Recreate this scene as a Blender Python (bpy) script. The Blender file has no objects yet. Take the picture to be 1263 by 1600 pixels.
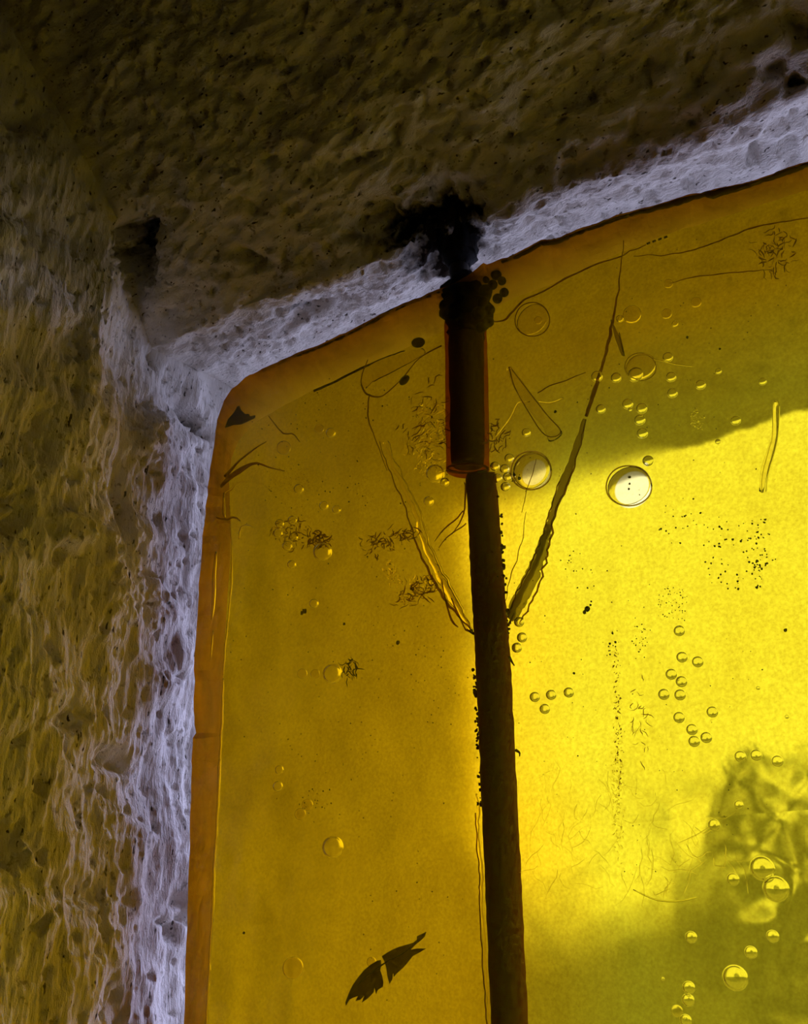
import bpy, math, random
import numpy as np
random.seed(7); RNG = np.random.default_rng(7)
SC = bpy.context.scene
COL = SC.collection

# ------------------------------------------------------------------ camera, sky, exposure
W, H, FPX = 1263, 1600, 1500.0
PITCH, YAW, ROLL = math.radians(22.4), math.radians(34.5), math.radians(-1.8)
ZO = 1.79                                    # floor of the room is z = 0, the camera is at 1.6 m
FWD = np.array([-math.sin(YAW)*math.cos(PITCH), math.cos(YAW)*math.cos(PITCH), math.sin(PITCH)])
R0 = np.array([math.cos(YAW), math.sin(YAW), 0.0]); U0 = np.cross(R0, FWD)
RT = R0*math.cos(ROLL) + U0*math.sin(ROLL); UP = -R0*math.sin(ROLL) + U0*math.cos(ROLL)
CAM = -0.5*FWD + np.array([0, 0, ZO])
cam_d = bpy.data.cameras.new('camera'); cam = bpy.data.objects.new('camera', cam_d); COL.objects.link(cam)
import mathutils
m3 = mathutils.Matrix([[RT[i], UP[i], -FWD[i]] for i in range(3)])
cam.matrix_world = mathutils.Matrix.Translation(CAM.tolist()) @ m3.to_4x4()
cam_d.sensor_fit = 'VERTICAL'; cam_d.sensor_height = 36.0; cam_d.lens = 36.0*FPX/H
cam_d.clip_start = 0.01; cam_d.clip_end = 500
SC.camera = cam

world = bpy.data.worlds.new('sky'); SC.world = world; world.use_nodes = True
bg = world.node_tree.nodes['Background']
bg.inputs[0].default_value = (0.71, 0.775, 1.32, 1); bg.inputs[1].default_value = 4.5

SC.view_settings.view_transform = 'Standard'; SC.view_settings.look = 'None'
SC.view_settings.exposure = 0.0; SC.view_settings.gamma = 1.0; SC.view_settings.use_curve_mapping = False
SC.cycles.max_bounces = 16; SC.cycles.transmission_bounces = 12; SC.cycles.transparent_max_bounces = 24
SC.cycles.diffuse_bounces = 5; SC.cycles.glossy_bounces = 4; SC.cycles.use_denoising = True
SC.cycles.sample_clamp_indirect = 6.0

# ------------------------------------------------------------------ helpers
def ray(px, py):
    d = FWD*FPX + RT*(px - W/2) - UP*(py - H/2)
    return d/np.linalg.norm(d)
def at(px, py, y):                            # pixel -> point on the plane of constant y
    d = ray(px, py); return CAM + d*((y - CAM[1])/d[1])
def mm(px, P):                                # pixel size -> metres at the distance of P
    return px*float((np.asarray(P) - CAM) @ FWD)/FPX
def project(P):
    d = P - CAM; w = d @ FWD
    w = np.where(w > 0.02, w, 0.02)
    return W/2 + FPX*(d @ RT)/w, H/2 - FPX*(d @ UP)/w

def link(name, verts, faces, mats, parent=None, smooth=True, slots=None):
    me = bpy.data.meshes.new(name)
    me.from_pydata([tuple(map(float, v)) for v in verts], [], [tuple(int(i) for i in f) for f in faces])
    for m in (mats if isinstance(mats, (list, tuple)) else [mats]): me.materials.append(m)
    if slots is not None: me.polygons.foreach_set('material_index', slots)
    if smooth: me.polygons.foreach_set('use_smooth', [True]*len(me.polygons))
    me.update()
    o = bpy.data.objects.new(name, me); COL.objects.link(o)
    if parent is not None:
        o.parent = parent
        o.matrix_parent_inverse = mathutils.Matrix.Translation(parent.location).inverted()
    return o
def tag(o, label=None, cat=None, group=None, kind=None):
    if label: o['label'] = label
    if cat: o['category'] = cat
    if group: o['group'] = group
    if kind: o['kind'] = kind
    return o
def empty(name, loc, label, cat, group=None):
    e = bpy.data.objects.new(name, None); COL.objects.link(e); e.location = tuple(float(c) for c in loc)
    e.empty_display_size = 0.02
    return tag(e, label, cat, group)

class MB:
    def __init__(s): s.v = []; s.f = []
    def tube(s, pts, rad, ry=None, n=6, cap=True):
        """tube along pts; rad in the slab plane, ry = half thickness along y (or round)"""
        pts = np.asarray(pts, float); k = len(pts)
        rad = np.full(k, rad) if np.isscalar(rad) else np.asarray(rad, float)
        ryv = rad if ry is None else (np.full(k, ry) if np.isscalar(ry) else np.asarray(ry, float))
        tg = np.gradient(pts, axis=0); tg /= np.linalg.norm(tg, axis=1)[:, None] + 1e-12
        b0 = len(s.v)
        for i in range(k):
            a = np.cross(tg[i], (0, 1, 0)); l = np.linalg.norm(a)
            a = a/l if l > 1e-6 else np.array([1., 0, 0])
            b = np.cross(a, tg[i])
            for j in range(n):
                t = 2*math.pi*j/n
                s.v.append(pts[i] + a*math.cos(t)*rad[i] + b*math.sin(t)*ryv[i])
        for i in range(k-1):
            for j in range(n):
                s.f.append((b0+i*n+j, b0+i*n+(j+1) % n, b0+(i+1)*n+(j+1) % n, b0+(i+1)*n+j))
        if cap:
            s.f.append(tuple(b0+j for j in reversed(range(n)))); s.f.append(tuple(b0+(k-1)*n+j for j in range(n)))
        return s
    def blob(s, c, r, ry=None, seg=6, rings=4, jit=0.0):
        b0 = len(s.v); ry = r if ry is None else ry; c = np.asarray(c, float)
        def J(): return 1 + (random.random()-.5)*2*jit
        s.v.append(c + np.array([0, 0, r*J()]))
        for i in range(1, rings):
            th = math.pi*i/rings
            for j in range(seg):
                ph = 2*math.pi*j/seg; q = J()
                s.v.append(c + np.array([r*q*math.sin(th)*math.cos(ph), ry*q*math.sin(th)*math.sin(ph), r*q*math.cos(th)]))
        s.v.append(c - np.array([0, 0, r*J()]))
        for j in range(seg): s.f.append((b0, b0+1+j, b0+1+(j+1) % seg))
        for i in range(rings-2):
            for j in range(seg):
                a = b0+1+i*seg+j; b = b0+1+i*seg+(j+1) % seg
                s.f.append((a, a+seg, b+seg, b))
        e = len(s.v)-1; q = b0+1+(rings-2)*seg
        for j in range(seg): s.f.append((q+j, e, q+(j+1) % seg))
        return s
    def box(s, lo, hi):
        b0 = len(s.v)
        for x in (lo[0], hi[0]):
            for y in (lo[1], hi[1]):
                for z in (lo[2], hi[2]): s.v.append((x, y, z))
        s.f += [tuple(b0+i for i in q) for q in ((0,1,3,2),(4,6,7,5),(0,4,5,1),(2,3,7,6),(0,2,6,4),(1,5,7,3))]
        return s
    def build(s, name, mat, parent=None, smooth=True): return link(name, s.v, s.f, mat, parent, smooth)

def sub(px_pts, n):                            # resample a pixel polyline smoothly (Catmull-Rom)
    p = np.asarray(px_pts, float); k = len(p)
    if k == 2: return p[0] + (p[1]-p[0])*np.linspace(0, 1, n)[:, None]
    e = np.vstack([2*p[0]-p[1], p, 2*p[-1]-p[-2]])
    out = []
    for t in np.linspace(0, k-1-1e-9, n):
        i = int(t); u = t-i; a, b, c, d = e[i], e[i+1], e[i+2], e[i+3]
        out.append(.5*((2*b)+(c-a)*u+(2*a-5*b+4*c-d)*u*u+(3*b-a-3*c+d)*u**3))
    return np.array(out)

_perm = np.random.default_rng(3).permutation(512)
_grad = np.random.default_rng(4).normal(size=(512, 3)); _grad /= np.linalg.norm(_grad, axis=1)[:, None]
def perlin(P):
    P = np.asarray(P, float); i = np.floor(P).astype(int); f = P-i; u = f*f*f*(f*(f*6-15)+10)
    out = 0
    for dx in (0, 1):
        for dy in (0, 1):
            for dz in (0, 1):
                h = _perm[(_perm[(_perm[(i[..., 0]+dx) & 511]+i[..., 1]+dy) & 511]+i[..., 2]+dz) & 511]
                g = _grad[h]; d = f-np.array([dx, dy, dz])
                w = (u[..., 0] if dx else 1-u[..., 0])*(u[..., 1] if dy else 1-u[..., 1])*(u[..., 2] if dz else 1-u[..., 2])
                out = out+w*(g*d).sum(-1)
    return out*1.6
def fbm(P, o=4, g=.5):
    a = 1; s = 0
    for k in range(o): s = s+a*perlin(P*(2.03**k)+17.3*k); a *= g
    return s

# ------------------------------------------------------------------ materials
class NT:
    def __init__(s, name):
        s.m = bpy.data.materials.new(name); s.m.use_nodes = True; s.t = s.m.node_tree; s.t.nodes.clear()
        s.out = s.n('ShaderNodeOutputMaterial')
    def n(s, typ, ins=None, **kw):
        nd = s.t.nodes.new(typ)
        for k, v in kw.items(): setattr(nd, k, v)
        for k, v in (ins or {}).items():
            if isinstance(v, bpy.types.NodeSocket): s.t.links.new(v, nd.inputs[k])
            else: nd.inputs[k].default_value = v
        return nd
    def mix(s, f, a, b):
        nd = s.n('ShaderNodeMixShader'); 
        for i, v in enumerate((f, a, b)):
            if isinstance(v, bpy.types.NodeSocket): s.t.links.new(v, nd.inputs[i])
            else: nd.inputs[i].default_value = v
        return nd.outputs[0]
    def col(s, f, a, b, blend='MIX'):
        nd = s.n('ShaderNodeMix', data_type='RGBA', blend_type=blend)
        for i, v in ((0, f), (6, a), (7, b)):
            if isinstance(v, bpy.types.NodeSocket): s.t.links.new(v, nd.inputs[i])
            else: nd.inputs[i].default_value = v if i == 0 else (*v, 1)
        return nd.outputs[2]
    def noise(s, vec, scale, detail=4, rough=.55, out=0):
        return s.n('ShaderNodeTexNoise', {'Vector': vec, 'Scale': scale, 'Detail': detail, 'Roughness': rough}).outputs[out]
    def ramp(s, f, a, b):
        return s.n('ShaderNodeMapRange', {0: f, 1: a, 2: b, 3: 0.0, 4: 1.0}).outputs[0]
    def co(s): return s.n('ShaderNodeTexCoord').outputs['Object']
    def sc(s, v, x, y, z): return s.n('ShaderNodeMapping', {'Vector': v, 'Scale': (x, y, z)}).outputs[0]
    def fin(s, sh): s.t.links.new(sh, s.out.inputs[0]); return s.m

def stone_mat(name, a, b, stretch):
    t = NT(name); c = t.co(); cs = t.sc(c, *stretch)
    col = t.col(t.ramp(t.noise(cs, 22, 6, .6), .35, .68), a, b)
    col = t.col(t.ramp(t.noise(c, 170, 3, .6), .60, .70), col, (a[0]*.55, a[1]*.52, a[2]*.48))
    col = t.col(t.ramp(t.noise(cs, 420, 2, .5), .66, .72), col, (.10, .085, .065))
    st = t.n('ShaderNodeAttribute', attribute_name='stain_shade').outputs['Fac']
    st2 = t.n('ShaderNodeMath', {0: st, 1: t.noise(c, 90, 4, .6)}, operation='MULTIPLY_ADD')
    t.t.links.new(t.n('ShaderNodeMath', {0: t.noise(c, 60, 4, .6), 1: .5}, operation='SUBTRACT').outputs[0], st2.inputs[2])
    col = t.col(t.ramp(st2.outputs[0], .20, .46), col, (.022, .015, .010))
    h = t.n('ShaderNodeMath', {0: t.noise(cs, 130, 6, .65), 1: .6, 2: t.noise(cs, 520, 4, .6)}, operation='MULTIPLY_ADD').outputs[0]
    bmp = t.n('ShaderNodeBump', {'Strength': .8, 'Distance': .0016, 'Height': h}).outputs[0]
    return t.fin(t.n('ShaderNodeBsdfPrincipled', {'Base Color': col, 'Roughness': .95, 'Specular IOR Level': .1, 'Normal': bmp}).outputs[0])
M_JAMB = stone_mat('limestone_jamb', (.70, .66, .61), (.85, .82, .77), (1, 1, .28))
M_SOFF = stone_mat('limestone_soffit', (.70, .66, .60), (.85, .82, .77), (.5, 1, 1))

def plain(name, c, rough=.9, spec=.2, nscale=40, var=.25, bump=0.0):
    t = NT(name); co = t.co()
    col = t.col(t.noise(co, nscale, 5), tuple(x*(1-var) for x in c), tuple(min(1, x*(1+var)) for x in c))
    ins = {'Base Color': col, 'Roughness': rough, 'Specular IOR Level': spec}
    if bump: ins['Normal'] = t.n('ShaderNodeBump', {'Strength': .7, 'Distance': bump, 'Height': t.noise(co, nscale*3, 5)}).outputs[0]
    return t.fin(t.n('ShaderNodeBsdfPrincipled', ins).outputs[0])
M_PLASTER = plain('room_plaster', (.45, .41, .34), nscale=6)
M_ROOMFLOOR = plain('room_floor_stone', (.20, .17, .13), nscale=5)
M_GROUND = plain('outside_grass', (.055, .06, .04), nscale=1.5, var=.35)
M_PATH = plain('pale_gravel', (.16, .155, .14), nscale=3, var=.15)
M_BOUNCE_PAVE = plain('pale_bounce_paving', (.23, .22, .20), nscale=2, var=.12)
M_LEAF = plain('leaf_green', (.04, .05, .03), nscale=3)
M_BARK = plain('bark', (.10, .08, .06), nscale=9)
M_BLACK = plain('black_mastic', (.006, .005, .005), rough=.75, spec=.15, nscale=120, bump=.001)
M_RUST = plain('dark_brown_iron', (.16, .019, .004), rough=.8, spec=.15, nscale=160, var=.4, bump=.0006)
M_STEEL = plain('black_iron', (.012, .009, .008), rough=.6, spec=.3, nscale=110, var=.5, bump=.0005)
M_SPECK = plain('dark_speck', (.03, .018, .008), nscale=50)

T = .026; T_FRONT = (.93, .86, .40); T_BACK = (.535, .462, .019); T_DEEP = (.60, .358, .003)
def resin_front():
    t = NT('resin_front_face'); co = t.co()
    haze = t.ramp(t.noise(co, 420, 3, .7), .30, .95)
    tr = t.n('ShaderNodeBsdfTransparent', {'Color': (*T_FRONT, 1)}).outputs[0]
    tl = t.n('ShaderNodeBsdfTranslucent', {'Color': (*T_FRONT, 1)}).outputs[0]
    dirt = t.ramp(t.noise(co, 700, 2, .6), .70, .76)
    tr = t.mix(t.n('ShaderNodeMath', {0: dirt, 1: .55}, operation='MULTIPLY').outputs[0], tr, t.n('ShaderNodeBsdfTransparent', {'Color': (.35, .25, .06, 1)}).outputs[0])
    s = t.mix(t.n('ShaderNodeMath', {0: haze, 1: .22}, operation='MULTIPLY').outputs[0], tr, tl)
    bmp = t.n('ShaderNodeBump', {'Strength': .25, 'Distance': .001, 'Height': t.noise(co, 60, 4)}).outputs[0]
    gl = t.n('ShaderNodeBsdfGlossy', {'Color': (1, 1, 1, 1), 'Roughness': .12, 'Normal': bmp}).outputs[0]
    return t.fin(t.mix(.025, s, gl))
def resin_back():
    t = NT('resin_back_face'); co = t.co()
    # waves and folds in the cast surface, stronger lower down where the sheet is wrinkled
    warp = t.n('ShaderNodeMix', {0: .09}, data_type='VECTOR'); t.t.links.new(co, warp.inputs[4])
    t.t.links.new(t.noise(co, 9, 3, .5, out=1), warp.inputs[5])
    z = t.n('ShaderNodeSeparateXYZ', {0: co}).outputs[2]
    xx = t.n('ShaderNodeSeparateXYZ', {0: co}).outputs[0]
    low = t.n('ShaderNodeMapRange', {0: z, 1: ZO-.05, 2: ZO-.16, 3: .06, 4: 1.0}).outputs[0]
    h1 = t.noise(warp.outputs[1], 15, 1.6, .5)
    h = t.n('ShaderNodeMath', {0: h1, 1: low}, operation='MULTIPLY').outputs[0]
    bmp = t.n('ShaderNodeBump', {'Strength': 1.0, 'Distance': .085, 'Height': h}).outputs[0]
    # the cast surface is frosted on the left and clear on the right
    xw = t.n('ShaderNodeMath', {0: t.noise(co, 12, 3), 1: .05, 2: xx}, operation='MULTIPLY_ADD').outputs[0]
    rough = t.n('ShaderNodeMapRange', {0: xw, 1: at(930, 740, T)[0]+.02, 2: at(1060, 740, T)[0]+.03, 3: .86, 4: .28}).outputs[0]
    cl = t.ramp(t.noise(co, 14, 5, .6), .30, .75)
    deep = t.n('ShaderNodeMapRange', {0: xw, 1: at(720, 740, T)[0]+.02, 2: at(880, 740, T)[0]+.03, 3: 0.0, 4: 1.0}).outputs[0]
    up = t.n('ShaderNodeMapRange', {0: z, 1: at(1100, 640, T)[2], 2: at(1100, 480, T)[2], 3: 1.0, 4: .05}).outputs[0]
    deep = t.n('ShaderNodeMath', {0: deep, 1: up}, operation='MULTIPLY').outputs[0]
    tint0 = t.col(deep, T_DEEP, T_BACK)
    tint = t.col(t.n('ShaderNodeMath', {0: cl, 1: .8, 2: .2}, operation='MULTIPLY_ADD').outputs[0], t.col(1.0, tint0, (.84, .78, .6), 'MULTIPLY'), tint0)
    gr = t.ramp(t.noise(co, 680, 3, .8), .34, .68)
    tint = t.col(t.n('ShaderNodeMath', {0: gr, 1: .60}, operation='MULTIPLY').outputs[0], tint, t.col(1.0, tint, (.55, .46, .3), 'MULTIPLY'))
    st = t.ramp(t.noise(t.n('ShaderNodeMapping', {'Vector': co, 'Rotation': (0, .7, 0), 'Scale': (1, 1, .22)}).outputs[0], 90, 5, .7), .52, .78)
    tint = t.col(t.n('ShaderNodeMath', {0: st, 1: .28}, operation='MULTIPLY').outputs[0], tint, t.col(1.0, tint, (.60, .52, .4), 'MULTIPLY'))
    # thinner resin at the two open bubbles
    for (bx, by, r, k) in ((983, 759, 34, .85), (830, 735, 30, .25)):
        P = at(bx, by, .022)
        d = t.n('ShaderNodeVectorMath', {0: co, 1: tuple(P)}, operation='DISTANCE').outputs['Value']
        R = mm(r, P)*1.05
        mask = t.n('ShaderNodeMapRange', {0: d, 1: R, 2: R*.93, 3: 0.0, 4: k}).outputs[0]
        tint = t.col(mask, tint, (.62, .60, .42))
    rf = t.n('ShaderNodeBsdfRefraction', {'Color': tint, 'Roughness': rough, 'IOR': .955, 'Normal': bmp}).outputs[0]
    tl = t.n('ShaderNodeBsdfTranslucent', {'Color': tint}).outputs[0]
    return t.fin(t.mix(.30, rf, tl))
def resin_side():
    t = NT('resin_cast_edge'); co = t.co()
    v = t.ramp(t.noise(t.sc(co, 1, 1, .35), 55, 6, .65), .32, .70)
    c = t.col(v, (.22, .050, .002), (.60, .20, .006))
    c = t.col(t.n('ShaderNodeAttribute', attribute_name='inward').outputs['Fac'], c, (.78, .46, .015))
    bmp = t.n('ShaderNodeBump', {'Strength': .6, 'Distance': .002, 'Height': t.noise(co, 160, 5, .6)}).outputs[0]
    tr = t.n('ShaderNodeBsdfTransparent', {'Color': c}).outputs[0]
    tl = t.n('ShaderNodeBsdfTranslucent', {'Color': c, 'Normal': bmp}).outputs[0]
    gl = t.n('ShaderNodeBsdfGlossy', {'Color': (.9, .6, .15, 1), 'Roughness': .25, 'Normal': bmp}).outputs[0]
    return t.fin(t.mix(.10, t.mix(.65, tr, tl), gl))
M_FRONT, M_BACK, M_SIDE = resin_front(), resin_back(), resin_side()
def glassy(name, ior, rough=.0, col=(1, 1, 1), film=0.0):
    t = NT(name)
    s = t.n('ShaderNodeBsdfGlass', {'Color': (*col, 1), 'Roughness': rough, 'IOR': ior}).outputs[0]
    if film:
        s = t.mix(film, s, t.n('ShaderNodeBsdfTransparent', {'Color': (*col, 1)}).outputs[0])
    return t.fin(s)
M_BUB = glassy('air_bubble', .82)
M_BUBSOFT = glassy('faint_air_bubble', .92, .02, (.95, .92, .85))
M_CRACK = glassy('glassy_crack', .86, .08, (1, .96, .8))
M_RIDGE = glassy('clear_resin_ridge', 1.45, .02, (1, .98, .8))
M_RIM = glassy('bubble_rim', .75, .03, (.55, .45, .25))
def clouded(name, c, tr=.5, k=60):
    t = NT(name); co = t.co()
    cc = t.col(t.noise(co, k, 5), tuple(x*.6 for x in c), c)
    a = t.n('ShaderNodeBsdfTransparent', {'Color': cc}).outputs[0]
    b = t.n('ShaderNodeBsdfTranslucent', {'Color': cc}).outputs[0]
    d = t.n('ShaderNodeBsdfDiffuse', {'Color': cc}).outputs[0]
    return t.fin(t.mix(tr, t.mix(.3, b, d), a))
M_OLIVE = clouded('olive_crack_face', (.72, .62, .34), .45)
M_CRUST = clouded('dark_edge_crust', (.16, .10, .03), .25, 150)
M_PALE = clouded('pale_crack_face', (.86, .80, .50), .5)
M_BROWNCRACK = clouded('brown_crack', (.55, .34, .09), .62)
M_BRIGHT = clouded('bright_resin_ridge', (1, .92, .20), .25, 200)
M_SLEEVE = clouded('amber_sleeve', (.80, .42, .10), .93, 90)
M_FEATHER = clouded('dark_feather_vane', (.16, .11, .045), .42, 400)
M_FLAKE = clouded('dark_grey_flake', (.05, .05, .04), .2, 200)

# ------------------------------------------------------------------ the stone reveal (left jamb and soffit), lofted along the wall's depth
def V(x, y, z): return np.array([x, y, z+ZO])
path = [V(-2.2, .52, .85), V(-.9, .49, .60), V(-.30, .465, .25), V(-.205, .44, .185), V(-.186, .40, .168), V(-.180, .20, .165), V(-.180, .06, .160), V(-.180, .0, .158)]
path += [at(240, 548, -.026), at(203, 455, -.052), at(188, 350, -.082), at(115, 215, -.116), at(10, 30, -.160)]
path += [V(-.215, -.20, .43), V(-.27, -.25, .50), V(-.38, -.285, .58), V(-.75, -.30, .68), V(-1.4, -.31, .81)]
path = np.array(path)
cum = np.r_[0, np.cumsum(np.linalg.norm(np.diff(path, axis=0), axis=1))]
i0, i1 = 4, 12
tt = np.r_[np.linspace(0, cum[i0], 14)[:-1], np.linspace(cum[i0], cum[7]-.03, 70)[:-1],
           np.linspace(cum[7]-.03, cum[i1]+.03, 190), np.linspace(cum[i1]+.03, cum[-1], 26)[1:]]
pc = np.stack([np.interp(tt, cum, path[:, k]) for k in range(3)], 1)
for _ in range(3):
    q = pc.copy(); q[1:-1] = .25*pc[:-2]+.5*pc[1:-1]+.25*pc[2:]; pc = q
NJ0, NJ1, NS1, NS0 = 24, 300, 380, 24
zlow = ZO-.34
sJ = np.linspace(0, 1, NJ1); sS = np.linspace(0, 1, NS1)
rows = []
for c in pc:
    zj = np.r_[np.linspace(0, zlow, NJ0)[:-1], zlow+(c[2]-zlow)*sJ]
    # jamb bows a little: wider (further left) lower down at the room side
    xl = -.178+.022*np.clip(-c[1]/.16, 0, 1)
    wy = np.clip((c[1]+.20)/.05, 0, 1)*np.clip((.30-c[1])/.1, 0, 1)
    xj = c[0] + (xl-c[0])*wy*np.clip((c[2]-zj-.035)/.12, 0, 1)
    J = np.stack([xj, np.full_like(zj, c[1]), zj], 1)
    x1 = max(.48, c[0]+.4)
    xs = np.r_[c[0]+(x1-c[0])*sS, np.linspace(x1, 1.65, NS0)[1:]]
    sh = .034*np.clip((xs+.12)/.28, 0, 1)             # the flat back part of the soffit is shorter towards the right
    S = np.stack([xs, np.full_like(xs, c[1]), np.interp(c[1]-sh, pc[::-1, 1], pc[::-1, 2]) if -.28 < c[1] < .3 else np.full_like(xs, c[2])], 1)
    rows.append(np.vstack([J, S[1:]]))
G = np.array(rows)                             # (nt, ns, 3)
jc = NJ0-1+NJ1-1                               # column index of the crease
du = np.gradient(G, axis=0); dv = np.gradient(G, axis=1)
N = np.cross(du, dv); N /= np.linalg.norm(N, axis=2)[..., None]+1e-12
if N[120, jc-100, 0] < 0: N = -N
for _ in range(6):
    q = N.copy(); q[:, 1:-1] = (N[:, :-2]+N[:, 1:-1]+N[:, 2:])/3; N = q
N /= np.linalg.norm(N, axis=2)[..., None]+1e-12
PX, PY = project(G.reshape(-1, 3)); PX = PX.reshape(G.shape[:2]); PY = PY.reshape(G.shape[:2])
isJ = (np.arange(G.shape[1]) <= jc)[None, :]
Pj = G*np.array([1, 1, .24]); Ps = G*np.array([.55, 1, 1])
def both(fn, sc): return np.where(isJ, fn(Pj*sc), fn(Ps*sc))
blend = np.clip(np.abs(np.arange(G.shape[1])-jc)/14., 0, 1)[None, :]
iso = lambda sc, o: fbm(G*sc, o)
disp = np.where(isJ, .0068, .0050)*fbm(G*17, 3)+np.where(isJ, .0018, .0012)*fbm(G*48+3, 2)
aniso = both(lambda p: fbm(p, 4, .55), 110)
disp += np.where(isJ, .0014, .0022)*(aniso*blend + iso(60, 4)*(1-blend))
rid = both(lambda p: 1-np.abs(fbm(p+5, 3))*2.2, 170)
disp += .0008*rid*blend
disp += .0006*iso(330, 3)
pit = np.clip(iso(105, 2)-.42, 0, 1); disp -= .012*pit
# keep the part behind the panel calmer so that nothing touches it
def G2(px, py, rx, ry, rot=0):
    c, s = math.cos(rot), math.sin(rot); dx, dy = PX-px, PY-py
    return np.exp(-(((dx*c+dy*s)/rx)**2+((-dx*s+dy*c)/ry)**2))
front = (G[..., 1] < .06)
wob = 1+.9*iso(150, 3)
def feat(px, py, rx, ry, amt, rot=0, which=None):
    global disp
    m = G2(px, py, rx, ry, rot)*front
    if which == 'j': m = m*isJ
    if which == 's': m = m*(~isJ)
    disp = disp + amt*np.clip(m*wob, 0, 1.3)
feat(214, 395, 22, 45, -.045, 0)                      # deep pocket in the corner
feat(240, 352, 16, 10, -.015)
feat(1243, 130, 16, 12, -.025, 0, 's'); feat(1215, 105, 22, 14, -.010, 0, 's'); feat(1245, 35, 22, 20, -.012, 0, 's')
feat(640, 360, 70, 32, -.022, .25, 's'); feat(700, 330, 50, 45, -.025, 0, 's'); feat(590, 330, 22, 16, -.012, 0, 's')
feat(390, 402, 30, 9, -.010, .35, 's'); feat(560, 250, 32, 7, -.010, -.3, 's'); feat(500, 480, 60, 12, -.007, -.4, 's')
feat(302, 652, 28, 9, -.022, .9, 'j')                 # dark split in the white jamb
feat(236, 680, 26, 45, .007, .3, 'j')                 # brown bulge over the white strip
feat(190, 870, 36, 70, .006, 0, 'j'); feat(190, 800, 10, 60, -.010, 0, 'j')
feat(110, 1120, 28, 22, -.012, .3, 'j'); feat(185, 1190, 30, 14, -.008, .5, 'j'); feat(245, 950, 20, 40, .003, 0, 'j')
feat(10, 1330, 40, 50, -.011, 0, 'j'); feat(20, 800, 30, 40, -.012, 0, 'j'); feat(140, 1400, 40, 30, -.005, 0, 'j')
feat(60, 680, 20, 60, -.008, 0, 'j'); feat(120, 530, 22, 40, -.008, 0, 'j'); feat(30, 185, 18, 12, -.015)
feat(110, 830, 40, 30, .006, 0, 'j'); feat(265, 1460, 8, 14, -.012, 0, 'j'); feat(180, 1300, 60, 40, .002, 0, 'j')
stain_shade = .95*G2(690, 345, 66, 58)+.7*G2(615, 370, 58, 34)+.9*G2(712, 400, 45, 45)+.8*G2(214, 395, 26, 50)  # mastic stain round the rod, plus shade painted into pockets and splits
stain_shade += .5*G2(400, 403, 32, 9, .35)+.55*G2(1243, 130, 20, 16)+.5*G2(560, 252, 34, 8, -.3)+.45*G2(575, 315, 18, 14)
stain_shade += .45*G2(470, 480, 80, 16, -.4)+1.0*G2(302, 652, 28, 7, .9)+.6*G2(640, 398, 34, 26)+.3*G2(312, 690, 12, 30)+.35*G2(330, 520, 90, 14, 0)+.4*G2(720, 195, 60, 28)
stain_shade = np.clip(stain_shade*front, 0, 1)
GD = G + N*disp[..., None]
def sheet(name, j0, j1, mat, label):
    sub_ = GD[:, j0:j1+1]; nt, ns = sub_.shape[:2]
    idx = np.arange(nt*ns).reshape(nt, ns)
    f = np.stack([idx[:-1, :-1], idx[1:, :-1], idx[1:, 1:], idx[:-1, 1:]], -1).reshape(-1, 4)
    me = bpy.data.meshes.new(name); me.vertices.add(nt*ns); me.vertices.foreach_set('co', sub_.reshape(-1))
    me.loops.add(f.size); me.loops.foreach_set('vertex_index', f.reshape(-1).astype(np.int32))
    me.polygons.add(len(f)); me.polygons.foreach_set('loop_start', np.arange(0, f.size, 4, dtype=np.int32))
    me.polygons.foreach_set('loop_total', np.full(len(f), 4, dtype=np.int32)); me.update(calc_edges=True)
    me.polygons.foreach_set('use_smooth', [True]*len(f)); me.materials.append(mat)
    at_ = me.attributes.new('stain_shade', 'FLOAT', 'POINT'); at_.data.foreach_set('value', stain_shade[:, j0:j1+1].reshape(-1).astype(np.float32))
    o = bpy.data.objects.new(name, me); COL.objects.link(o)
    return tag(o, label, 'wall', kind='structure')
sheet('wall_left', 0, jc, M_JAMB, 'rough pale limestone jamb left of the yellow panel')
sheet('ceiling', jc, G.shape[1]-1, M_SOFF, 'rough limestone soffit above the yellow panel')

# rest of the deep wall, the room behind the camera and the ground outside
def sbox(name, lo, hi, mat, label, cat):
    return tag(MB().box(lo, hi).build(name, mat, None, False), label, cat, kind='structure')
sbox('wall_right', (1.0, -.32, 0), (1.66, .46, 2.62), M_PLASTER, 'stone wall right of the window opening', 'wall')
sbox('trim_1', (-.35, -.30, 0), (1.0, .46, ZO-.95), M_PLASTER, 'stone sill under the window opening', 'sill')
sbox('floor', (-1.5, -3.4, -.1), (1.66, -.25, 0), M_ROOMFLOOR, 'dark stone floor of the room', 'floor')
sbox('wall_back', (-1.5, -3.5, 0), (1.66, -3.4, 2.62), M_PLASTER, 'plastered wall behind the viewer', 'wall')
sbox('wall_side', (-1.5, -3.4, 0), (-1.38, -.28, 2.62), M_PLASTER, 'plastered side wall of the room', 'wall')
sbox('wall_far', (1.55, -3.4, 0), (1.66, -.28, 2.62), M_PLASTER, 'plastered wall on the right of the room', 'wall')
sbox('trim_2', (-1.5, -3.5, 2.58), (1.66, -.28, 2.72), M_PLASTER, 'plaster ceiling of the room behind the viewer', 'ceiling')
g = MB(); g.v = [(-200, .45, -1.2), (200, .45, -1.2), (200, 300, -1.2), (-200, 300, -1.2)]; g.f = [(0, 1, 2, 3)]
c_ = MB().box((-14, .47, -1.25), (14, 15, -1.15)); tag(c_.build('added_bounce_paving', M_BOUNCE_PAVE, None, False), 'added unseen pale paving below the window, bounces daylight up', 'added_bounce_paving', kind='structure')  # unseen paving added to bounce daylight up onto the stone
tag(g.build('ground', M_GROUND, None, False), 'dull green ground outside the window', 'ground', kind='structure')

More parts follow.
